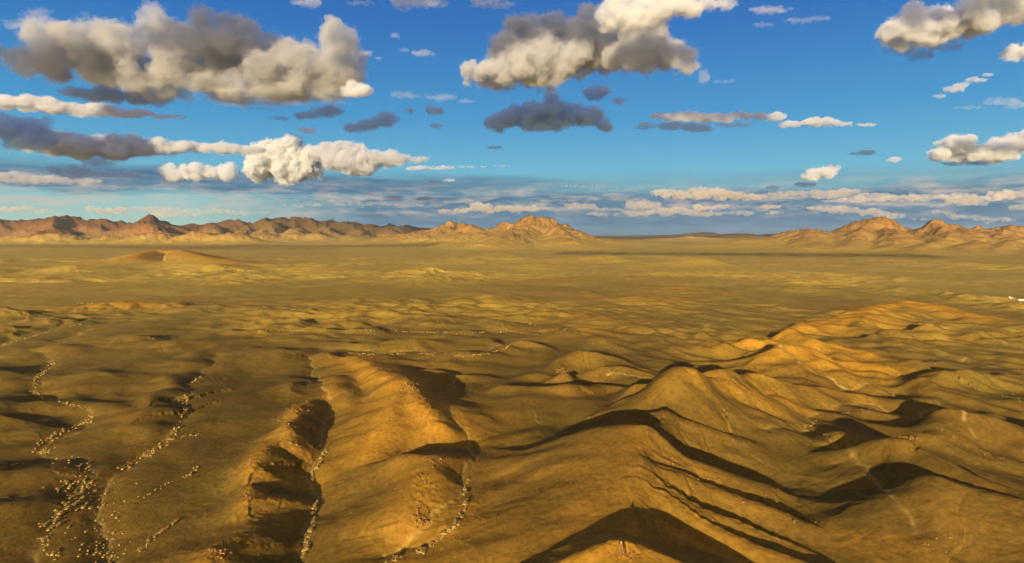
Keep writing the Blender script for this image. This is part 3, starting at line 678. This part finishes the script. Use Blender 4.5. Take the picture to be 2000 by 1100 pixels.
def white_outcrops():
    m = simple_mat('white_quartz', (.80, .70, .62), (.95, .9, .8), .3, .7, .5); rs = np.random.RandomState(9)
    for lab, px, py, hw, n in (('small pinkish white outcrop on the low dark ridge near the right edge', 1975, 582, 7, 9), ('bright white outcrop at the right edge at the end of the low dark ridge', 1996, 586, 8, 12)):
        q = np.stack([px+np.linspace(-hw, hw, n), py+np.linspace(-1, 1.2, n)], 1); W, ok = hit(q[:, 0], q[:, 1]); c = W.mean(0); V = []; F = []; nv = 0
        for a in W:
            v = stone(rs, .8)*np.array([1.5, 1.2, 1.0])*(.7+.6*rs.rand())+(a-c); V.append(v); F.append(ICO1[1]+nv); nv += len(v)
        me = raw_mesh('x', np.concatenate(V), np.concatenate(F)); o = bpy.data.objects.new('white_outcrop', me); C.objects.link(o)
        md = o.modifiers.new('r', 'REMESH'); md.mode = 'VOXEL'; md.voxel_size = .3
        me2 = bpy.data.meshes.new_from_object(o.evaluated_get(bpy.context.evaluated_depsgraph_get())); o.modifiers.clear(); o.data = me2
        me2.materials.clear(); me2.materials.append(m); o.location = c; tag(o, lab, 'rock outcrop')
white_outcrops()
# ---------------------------------------------------------------- clouds
def cloud_mat(dens, col):
    m = bpy.data.materials.new('cloud_vapour'); m.use_nodes = True; t = NT(m.node_tree)
    v = t.n('ShaderNodeVolumePrincipled', inp={'Color': (*col, 1), 'Density': dens, 'Anisotropy': 0.0})
    t.n('ShaderNodeOutputMaterial', inp={'Volume': v.outputs[0]}); return m
def wisp_mat(dens, col, size, lo=.44):
    m = bpy.data.materials.new('cloud_wisps'); m.use_nodes = True; t = NT(m.node_tree)
    tc = t.n('ShaderNodeTexCoord').outputs['Object']
    nz = t.noise(tc, 1.0/size, 4, .65)
    v = t.n('ShaderNodeVolumePrincipled', inp={'Color': (*col, 1), 'Density': t.m('MULTIPLY', t.ramp(nz, [(lo, 0.), (lo+.2, 1.)]), dens)})
    t.n('ShaderNodeOutputMaterial', inp={'Volume': v.outputs[0]}); m.cycles.volume_step_rate = STEP; return m
STEP = .35
def lobes_mesh(centres, zl, voxel, rmed, rough, seed, c0, grow=0.0):
    V = []; F = []
    for k, (p, r, st) in enumerate(centres):
        V.append(ICO[0]*(r*(1+grow))*st + (p-c0)); F.append(ICO[1]+k*len(ICO[0]))
    me = raw_mesh('cloud', np.concatenate(V), np.concatenate(F))
    o = bpy.data.objects.new('cloud_tmp', me); C.objects.link(o)
    md = o.modifiers.new('r', 'REMESH'); md.mode = 'VOXEL'; md.voxel_size = voxel
    me2 = bpy.data.meshes.new_from_object(o.evaluated_get(bpy.context.evaluated_depsgraph_get())); bpy.data.objects.remove(o); bpy.data.meshes.remove(me)
    nv = len(me2.vertices); v = np.empty(nv*3, np.float32); me2.vertices.foreach_get('co', v); v = v.reshape(-1, 3)
    nn = np.empty(nv*3, np.float32); me2.vertices.foreach_get('normal', nn); nn = nn.reshape(-1, 3)
    d = 0; a = .30*rough; s_ = rmed*.80
    for k in range(5):
        nz = pnoise3((v+c0)/s_ + seed*3.1, k+seed); d = d + a*rmed*((0.26-np.abs(nz)*1.15) if k < 3 else nz*.8); a *= .66; s_ *= .45
    v = v + nn*d[:, None]
    w = v[:, 2] < zl; v[w, 2] = zl + (v[w, 2]-zl)*.25
    me2.vertices.foreach_set('co', v.astype(np.float32).ravel()); me2.update(); me2.materials.clear(); me2.name = 'cloud'
    return me2
_base_cloud_mat = cloud_mat
SHADERS = []        # what the added clouds up-sun, behind the camera, must shade: (centre, half width, half height, strength)
def cloud(label, flat, ells, soft=7, depth=1.0, seed=1, alb=.8, rough=.85, n=20, D=None, wisps=True, shade=0, warm=0, group='clouds in the evening sky'):
    """ells: (px, py, rx, ry) lobes; flat: py of the level base, which also gives the distance; soft: depth of view into the cloud in picture px"""
    rs = np.random.RandomState(seed*7+3); D = D or 1400*FPX/(HOR-flat); px2m = D/FPX; cs = []; soft *= 1.5; alb = min(.97, alb*1.1+.06) if not shade else alb*1.3
    zb = far(1000, flat, D)[2]; c0 = np.array(far(sum(e[0] for e in ells)/len(ells), ells[0][1], D))
    for (px, py, rx, ry) in ells:
        c = np.array(far(px, py, D)); ar = rx/ry; cnt = int(n*min(2.5, max(1, ar*.5)))
        for k in range(cnt):
            a = rs.rand()*2*math.pi; q = math.sqrt(rs.rand())*.70; r = ry*(.30+.28*rs.rand())*px2m
            p = c + np.array([math.cos(a)*q*rx, (rs.rand()*2-1)*depth*min(rx, ry*2)*.7, math.sin(a)*q*ry])*px2m
            if k == 0: p = c.copy(); r = ry*.66*px2m
            cs.append((p, r, np.array([1.0 + .35*min(3, max(0, ar-1)), 1.15, 1.0])))
    rmed = float(np.median([e[3] for e in ells]))*px2m
    span = sum(e[2] for e in ells)
    vx = max(1.6, min(4.5, span/70))*px2m
    o = bpy.data.objects.new('cloud', lobes_mesh(cs, zb-c0[2], vx, rmed, rough, seed, c0)); C.objects.link(o)
    cc = (alb, alb*.955, alb*.90) if warm else (alb*.93, alb*.97, min(.99, alb*1.05)) if not shade else (alb*.68, alb*.93, min(.97, alb*1.22)); o.data.materials.append(wisp_mat(1.5/(soft*px2m), cc, rmed*.8, .36) if span > 170 else cloud_mat(1.0/(soft*px2m), cc)); o.location = c0  # warm sun tint and bluish shade are put into the scattering colour
    tag(o, label, 'cloud', group)
    if wisps:
        w = bpy.data.objects.new('wisps', lobes_mesh(cs, zb-c0[2]-soft*.4*px2m, vx*1.1, rmed, rough*1.7, seed+50, c0, .16)); C.objects.link(w)
        w.data.materials.append(wisp_mat(1.0/(soft*1.3*px2m), cc, rmed*.9) if span > 250 else cloud_mat(1.0/(soft*4.0*px2m), cc)); w.parent = o
    if shade:
        xs = [e[0] for e in ells]; ys = [e[1] for e in ells]
        SHADERS.append((np.array(far((min(xs)+max(xs))/2, (min(ys)+max(ys))/2, D)), ((max(xs)-min(xs))/2+max(e[2] for e in ells))*px2m, ((max(ys)-min(ys))/2+max(e[3] for e in ells))*px2m, shade))
    return o

# upper left
cloud('very large grey cloud with warm patches, filling the upper left of the sky', 188,
  [(90,130,60,30),(150,107,75,45),(225,92,70,44),(235,137,100,40),(335,82,62,50),(390,122,100,48),(455,87,70,50),(520,97,55,50),(560,142,80,45),(610,127,60,45),(655,74,36,36),(675,127,42,50),(480,177,120,30),(620,177,80,25),(300,167,110,25)], soft=19, depth=1.4, seed=2, alb=.62, rough=.85, n=22)  # its partial shade is put into the lowered albedo
cloud('small warm white puff on the right end of the huge grey cloud', 190, [(700,174,26,16),(685,180,20,10)], D=5200, soft=9, seed=3, alb=.9)
cloud('dark slate cloud streak tucked below the huge grey cloud', 208, [(160,184,50,12),(220,186,60,18),(290,196,50,12)], soft=12, seed=4, alb=.6, shade=1)
cloud('faint pinkish wisp in the top left corner', 60, [(35,48,34,10),(70,36,40,10),(80,22,30,6)], soft=60, seed=5, rough=1.6, wisps=False)
cloud('dark wisp cut by the left picture edge under the corner wisp', 110, [(-10,98,20,16)], soft=20, seed=6, alb=.5, shade=1)
cloud('long pale pink topped cloud streak reaching in from the left edge', 232, [(0,200,70,14),(80,206,80,15),(170,214,80,13),(250,222,70,10),(330,228,50,6)], soft=9, seed=7, alb=.75, rough=.7)
cloud('dark cloud mass at the left edge above the rosy bank', 290, [(0,250,60,28),(50,268,50,30),(80,240,18,12)], soft=14, seed=8, alb=.6, shade=1)
cloud('long rosy grey cloud bank stretching right from the left edge', 312, [(90,280,70,26),(160,284,70,28),(235,288,70,24),(300,288,60,18),(370,288,60,14),(440,290,60,12),(490,293,40,10)], soft=8, seed=9, alb=.75, rough=.8)
cloud('ragged dark rags hanging below the rosy cloud bank', 352, [(190,318,40,10),(215,306,40,12),(150,338,30,14),(110,335,26,10),(195,340,40,8)], soft=16, seed=10, alb=.6, rough=1.3, shade=1)
cloud('small dark flat cloud right of the dark rags', 349, [(255,342,26,7),(232,344,14,4)], soft=8, seed=11, alb=.6, wisps=False, shade=1)
cloud('low blue grey cloud layer at the left edge under the rosy bank', 366, [(20,348,60,12),(90,352,60,10),(160,354,60,8)], soft=14, seed=12, alb=.65)
cloud('pale peach cloud left of the brilliant white cumulus', 358, [(340,340,30,17),(375,336,35,18),(410,338,34,16),(448,334,18,20)], soft=7, seed=13, alb=.82)
cloud('brilliant white towering cumulus', 362, [(520,305,34,26),(505,330,30,26),(565,292,34,24),(560,325,45,30),(600,300,34,20),(600,330,30,22),(575,277,18,10)], soft=2.4, seed=14, alb=.99, rough=1.2, D=21000)
cloud('flat topped grey cloud with creamy edge, right of the white cumulus', 342, [(640,290,40,16),(680,284,50,10),(660,310,45,22),(710,308,50,22),(760,310,50,16),(810,312,36,7),(700,330,50,14)], soft=7, seed=15, alb=.74)
cloud('very thin straight cloud streak pointing right from the grey cloud', 332, [(815,329,30,6),(860,328,40,5),(920,326,45,3),(980,325,28,2.4)], soft=7, seed=16, wisps=False)
cloud('tiny pale oval cloud above the flat topped grey cloud', 262, [(600,255,22,7)], soft=8, seed=17, wisps=False)
cloud('dark ragged cloud strip just below the end of the huge grey cloud', 236, [(545,232,30,4),(600,226,34,8),(640,217,36,11)], soft=9, seed=18, alb=.6, rough=1.4, shade=1)
cloud('dark blue ragged cloud like a bird with spread wing', 262, [(690,250,30,9),(725,244,30,13),(755,234,28,14)], soft=9, seed=19, alb=.6, rough=1.5, shade=1)
cloud('small dark double cloud in the gap between the two biggest clouds', 224, [(800,217,12,7),(845,216,26,9)], soft=8, seed=20, alb=.6, rough=1.3, shade=1)
cloud('tiny dark cloud scrap under the double one', 254, [(853,246,18,6)], soft=8, seed=21, alb=.6, wisps=False, shade=1)
cloud('tiny dark sliver of cloud over the thin streak', 291, [(965,288,20,4)], soft=6, seed=22, alb=.6, wisps=False, shade=1)
cloud('small flat cloud, half lit, just below the thin streak', 357, [(850,354,14,4),(878,352,14,4)], soft=6, seed=23, wisps=False)
cloud('faint broken veil of cloud above the small double one', 200, [(790,186,40,7),(860,190,40,7),(910,198,22,5)], soft=40, seed=24, rough=1.6, wisps=False)
cloud('faint white wisp between the two biggest clouds', 115, [(770,70,14,6),(825,104,28,8),(790,98,14,4)], soft=40, seed=25, rough=1.5, wisps=False)
cloud('thin pale wisp trailing from the right side of the huge cloud', 112, [(715,104,18,6),(738,118,10,8)], soft=30, seed=26, rough=1.5, wisps=False)
cloud('grey cloud strip cut by the top edge', 20, [(600,4,40,8),(700,6,40,6),(800,0,50,14),(850,6,34,8),(960,6,60,10)], soft=34, seed=27, rough=1.3, D=5200)
# middle
cloud('big two-toned cloud, creamy below and grey above, top centre', 172, [(930,146,34,20),(1030,118,60,40),(1075,125,55,36),(985,148,55,30),(1060,152,50,22),(985,105,44,36),(1020,75,44,38),(1075,70,44,38),(1110,110,50,40),(1150,70,50,40),(1190,100,55,40)], soft=12, depth=1.6, seed=28, alb=.70, rough=.8, n=22)
cloud('bright cream cloud crown cut by the top edge beside the two-toned cloud', 60, [(1200,30,36,30),(1235,30,44,36),(1290,22,50,32),(1330,16,40,22),(1400,8,60,10)], soft=13, seed=29, alb=.9, D=4700)
cloud('soft grey cloud shoulder with a rosy lower rim, top centre', 150, [(1230,95,45,45),(1280,95,48,40),(1320,110,34,28),(1340,130,40,16),(1240,125,50,20)], soft=15, seed=30, alb=.66)
cloud('thin rosy wisp hanging right of the soft grey cloud shoulder', 160, [(1375,150,12,14),(1415,160,30,5)], soft=45, seed=31, rough=1.4, wisps=False)
cloud('large dark slate ragged cloud below the two-toned cloud', 256, [(970,242,40,15),(1010,228,44,20),(1065,215,50,25),(1110,220,44,24),(1150,228,34,20),(1180,240,20,18),(1060,245,70,12),(1170,180,36,16),(1205,198,22,8)], soft=9, seed=32, alb=.6, rough=1.4, shade=1)
cloud('long rosy topped cloud with blue base, centre right', 248, [(1290,226,26,7),(1330,228,50,10),(1395,230,60,10),(1460,226,60,8),(1510,228,26,8)], soft=8, seed=33, alb=.78, rough=.9)
cloud('ragged dark blue scud beneath the long rosy topped cloud', 262, [(1260,246,24,8),(1320,246,44,9),(1365,250,40,9),(1430,244,50,6)], soft=12, seed=34, alb=.6, rough=1.5, shade=1)
cloud('thinner rosy cloud continuing right of the long one', 250, [(1545,242,30,7),(1600,238,44,9),(1650,243,44,5),(1695,244,24,4)], soft=8, seed=35, alb=.78, rough=.9)
cloud('thin bright wisp high right of the cream crown', 30, [(1510,20,46,7),(1480,18,20,5)], soft=24, seed=36, D=5000, rough=1.3, wisps=False)
cloud('faint veil under the thin bright wisp', 60, [(1560,40,34,6),(1600,36,34,5),(1490,48,26,5)], soft=45, seed=37, D=5200, rough=1.5, wisps=False)
# right
cloud('big creamy cloud in the upper right corner', 92, [(1745,62,32,22),(1775,50,44,34),(1830,45,50,38),(1880,35,55,36),(1930,25,55,36),(1990,10,60,36),(1800,80,50,16)], soft=11, depth=1.5, seed=38, alb=.8, rough=.75, n=22)
cloud('dark shadowy skirt under the creamy corner cloud', 122, [(1760,98,30,12),(1800,106,30,12),(1850,92,40,9)], soft=22, seed=39, alb=.55, rough=1.3, shade=1)
cloud('small creamy cloud at the right edge below the corner cloud', 122, [(1985,104,26,16),(2020,98,30,20)], soft=9, seed=40, alb=.88)
cloud('slanting little cloud with a bright knob and a grey tail', 195, [(1835,188,18,4),(1870,172,22,10),(1905,156,26,6),(1930,146,14,4)], soft=12, seed=41, rough=1.2, wisps=False)
cloud('faint veil of cloud near the right edge', 215, [(1960,198,50,8),(1890,210,36,4),(1990,206,30,7)], soft=45, seed=42, rough=1.5, wisps=False)
cloud('lumpy bright cumulus with a blue base at the right edge', 318, [(1835,302,26,14),(1862,282,30,22),(1900,296,46,20),(1955,290,34,20),(1990,278,34,24),(1950,305,50,12)], soft=6, seed=43, alb=.86)
cloud('dark flat cloud slab under the lumpy cumulus at the right', 327, [(1860,320,40,5),(1910,318,34,6)], soft=8, seed=44, alb=.6, wisps=False, shade=1)
cloud('small bright cap cloud leaning right over the low bands', 354, [(1600,338,32,13),(1585,347,26,7),(1622,332,16,10)], soft=6, seed=45, alb=.86)
cloud('little dark cloud touching the base of the cap cloud', 366, [(1575,360,24,6)], soft=7, seed=46, alb=.6, wisps=False, shade=1)
cloud('small dark almond shaped cloud on the open blue at right', 304, [(1672,300,16,4),(1694,297,20,6)], soft=6, seed=47, alb=.6, wisps=False, shade=1)
cloud('small pale cloud right of the almond shaped one', 318, [(1745,312,20,6)], soft=8, seed=48, wisps=False)
cloud('dark little cloud above the left end of the creamy band', 372, [(1510,367,17,5)], soft=6, seed=49, alb=.6, wisps=False, shade=1)
cloud('tiny dark cloud speck alone on the open blue', 338, [(1342,335,9,2.5)], soft=5, seed=50, alb=.6, wisps=False, shade=1)
# low bands along the horizon
LOWG = 'low cloud bands along the horizon'
def low(label, flat, ells, seed, soft=5, alb=.72, **k): return cloud(label, flat, [(a, b, c*1.3, d*1.05) for a, b, c, d in ells], soft=soft*1.5, seed=seed, alb=alb, warm=1, group=LOWG, n=13, wisps=False, D=30000, **k)
low('creamy lumpy band over the centre right horizon', 394, [(1300,378,30,9),(1350,380,40,12),(1410,381,44,12),(1465,386,28,9)], 60)
low('thin creamy wisps stepping down left of the lumpy band', 412, [(1130,402,34,7),(1180,408,40,5),(1255,399,40,8),(1220,410,50,4),(1300,408,40,5)], 61, soft=8)
low('little white cloud row above the central hill', 420, [(868,413,16,5),(905,412,20,6),(938,404,22,11),(975,409,30,8),(1015,409,22,7),(1045,407,18,7)], 62)
low('long pale band right of the lumpy one', 388, [(1540,378,40,7),(1600,376,30,6),(1650,376,26,10),(1610,386,26,6),(1710,380,40,6),(1780,384,50,7)], 63, soft=8)
low('small tooth shaped cloud below the lumpy band', 416, [(1366,406,14,9),(1385,408,10,5)], 64)
low('small flat cloud below the right end of the lumpy band', 408, [(1410,403,20,4),(1435,402,14,2)], 65)
low('double small cloud stacked over the far blue hills', 422, [(1505,404,22,5),(1510,416,18,4)], 66)
low('spread of creamy patches above the right mountain', 432, [(1600,408,30,6),(1650,408,30,7),(1700,414,40,8),(1735,424,24,9),(1640,415,26,4)], 67, soft=8)
low('round bright cloud low near the right edge', 396, [(1955,383,26,12),(1930,388,18,6)], 68, alb=.9)
low('creamy band beside the round bright cloud at the right edge', 402, [(1870,390,40,9),(1900,396,36,7),(1990,380,20,9)], 69, soft=7)
low('low hazy patches over the right end of the mountains', 438, [(1830,414,34,5),(1880,424,40,6),(1940,430,50,7),(1990,406,26,7),(1800,428,30,4)], 70, soft=11)
low('low white cloud row above the left red peaks', 424, [(10,410,26,6),(50,408,24,6),(85,412,18,5)], 71, soft=7)
low('lumpy white cloud pair between the two red peaks', 424, [(182,408,18,6),(215,413,20,7),(235,408,14,6)], 72, soft=6)
low('long pale low bank right of the red peaks', 432, [(270,406,30,5),(320,408,44,6),(380,412,50,6),(430,414,50,7),(340,420,60,7),(480,416,50,5)], 73, soft=10)
low('long slate blue slab with a cream rim behind the round bright cloud', 396, [(1700,388,70,8),(1790,386,70,9),(1870,384,60,8),(1640,392,50,6)], 76, soft=9, alb=.8)
low('broad cream topped bank low over the gap right of the central hill', 428, [(1180,418,40,6),(1240,416,44,8),(1310,414,50,9),(1370,418,40,7),(1440,416,40,6)], 77, soft=9)
low('long flat blue grey bank low over the mountains left of the centre', 408, [(620,400,80,6),(720,398,80,7),(820,402,60,5)], 78, soft=14, alb=.7)
low('thin pale line of cloud over the little white row', 366, [(1140,364,50,3),(1190,372,26,2)], 74, soft=7)
low('two dark lens shaped clouds in the grey layer left of centre', 391, [(765,386,20,5),(825,388,22,5),(880,389,16,3)], 75, alb=.5, shade=1)

# unseen clouds added up-sun, behind the camera, to shade dark clouds and plain
GSH = []   # shade on the ground: picture centre, half width m, half depth m, strength
def shading_bank():
    cs = []
    for (P, hw, hh, st) in SHADERS:
        t = (P[1]+5000)/sdir[1]; Q = P - np.array(sdir)*t
        m = max(1, int(round(hw/max(hh, 1)/1.2)))
        for k in range(m):
            off = ((k+.5)/m*2-1)*hw*(1 if m > 1 else 0)
            cs.append((Q+np.array([math.cos(SUN_AZ)*off, -math.sin(SUN_AZ)*off, 0]), max(hh, hw/m)*1.25, np.array([1.1, 1, 1.0])))
    for (px, py, hw, hd, st) in GSH:
        P = np.array(at(px, py, 0)); t = max(9000, (P[1]+5000)/sdir[1]); Q = P - np.array(sdir)*t
        hh = hd*math.sin(SUN_EL); m = max(1, int(round(hw/hh/1.5)))
        for k in range(m):
            off = ((k+.5)/m*2-1)*hw
            cs.append((Q+np.array([math.cos(SUN_AZ)*off, -math.sin(SUN_AZ)*off, 0]), hh*1.1, np.array([1.6, 1, 1.0])))
    V = []; F = []
    for k, (p, r, st) in enumerate(cs):
        n = 1+0.25*pnoise3(ICO[0]*1.7+k*5.3, 3)[:, None]
        V.append(ICO[0]*r*st*n + p); F.append(ICO[1]+k*len(ICO[0]))
    o = bpy.data.objects.new('high_clouds', raw_mesh('high_clouds', np.concatenate(V), np.concatenate(F))); C.objects.link(o)
    o.data.materials.append(cloud_mat(.02, (.9, .9, .9))); tag(o, kind='stuff')
GSH += [(120,481,1700,230,1),(420,486,900,170,1),(640,482,1000,260,1),(1430,497,900,250,1)]
shading_bank()
def add_dimming_slab():  # unseen slab added behind the camera to weaken the sun on the clouds
    x, y0, y1, z0, z1 = 45000, -8000, -6500, 3250, 16000
    v = np.array([(i, j, k) for i in (-x, x) for j in (y0, y1) for k in (z0, z1)], np.float32)
    f = np.array([(0,1,3,2), (4,6,7,5), (0,4,5,1), (2,3,7,6), (0,2,6,4), (1,5,7,3)])
    o = bpy.data.objects.new('high_haze', raw_mesh('high_haze', v, f)); C.objects.link(o)
    o.data.materials.append(cloud_mat(.00064, (.95, .95, .95))); tag(o, kind='stuff')
add_dimming_slab()
def haze():
    me = bpy.data.meshes.new('haze'); bm = bmesh.new(); bmesh.ops.create_cube(bm, size=1); bm.to_mesh(me); bm.free()
    o = bpy.data.objects.new('haze', me); C.objects.link(o); o.scale = (124000, 124000, 960); o.location = (0, 0, 290)
    m = bpy.data.materials.new('haze'); m.use_nodes = True; t = NT(m.node_tree)
    v = t.n('ShaderNodeVolumePrincipled', inp={'Color': (.62, .78, 1.0, 1), 'Density': 5e-6, 'Anisotropy': 0.0})
    t.n('ShaderNodeOutputMaterial', inp={'Volume': v.outputs[0]}); me.materials.append(m); tag(o, kind='stuff')
haze()
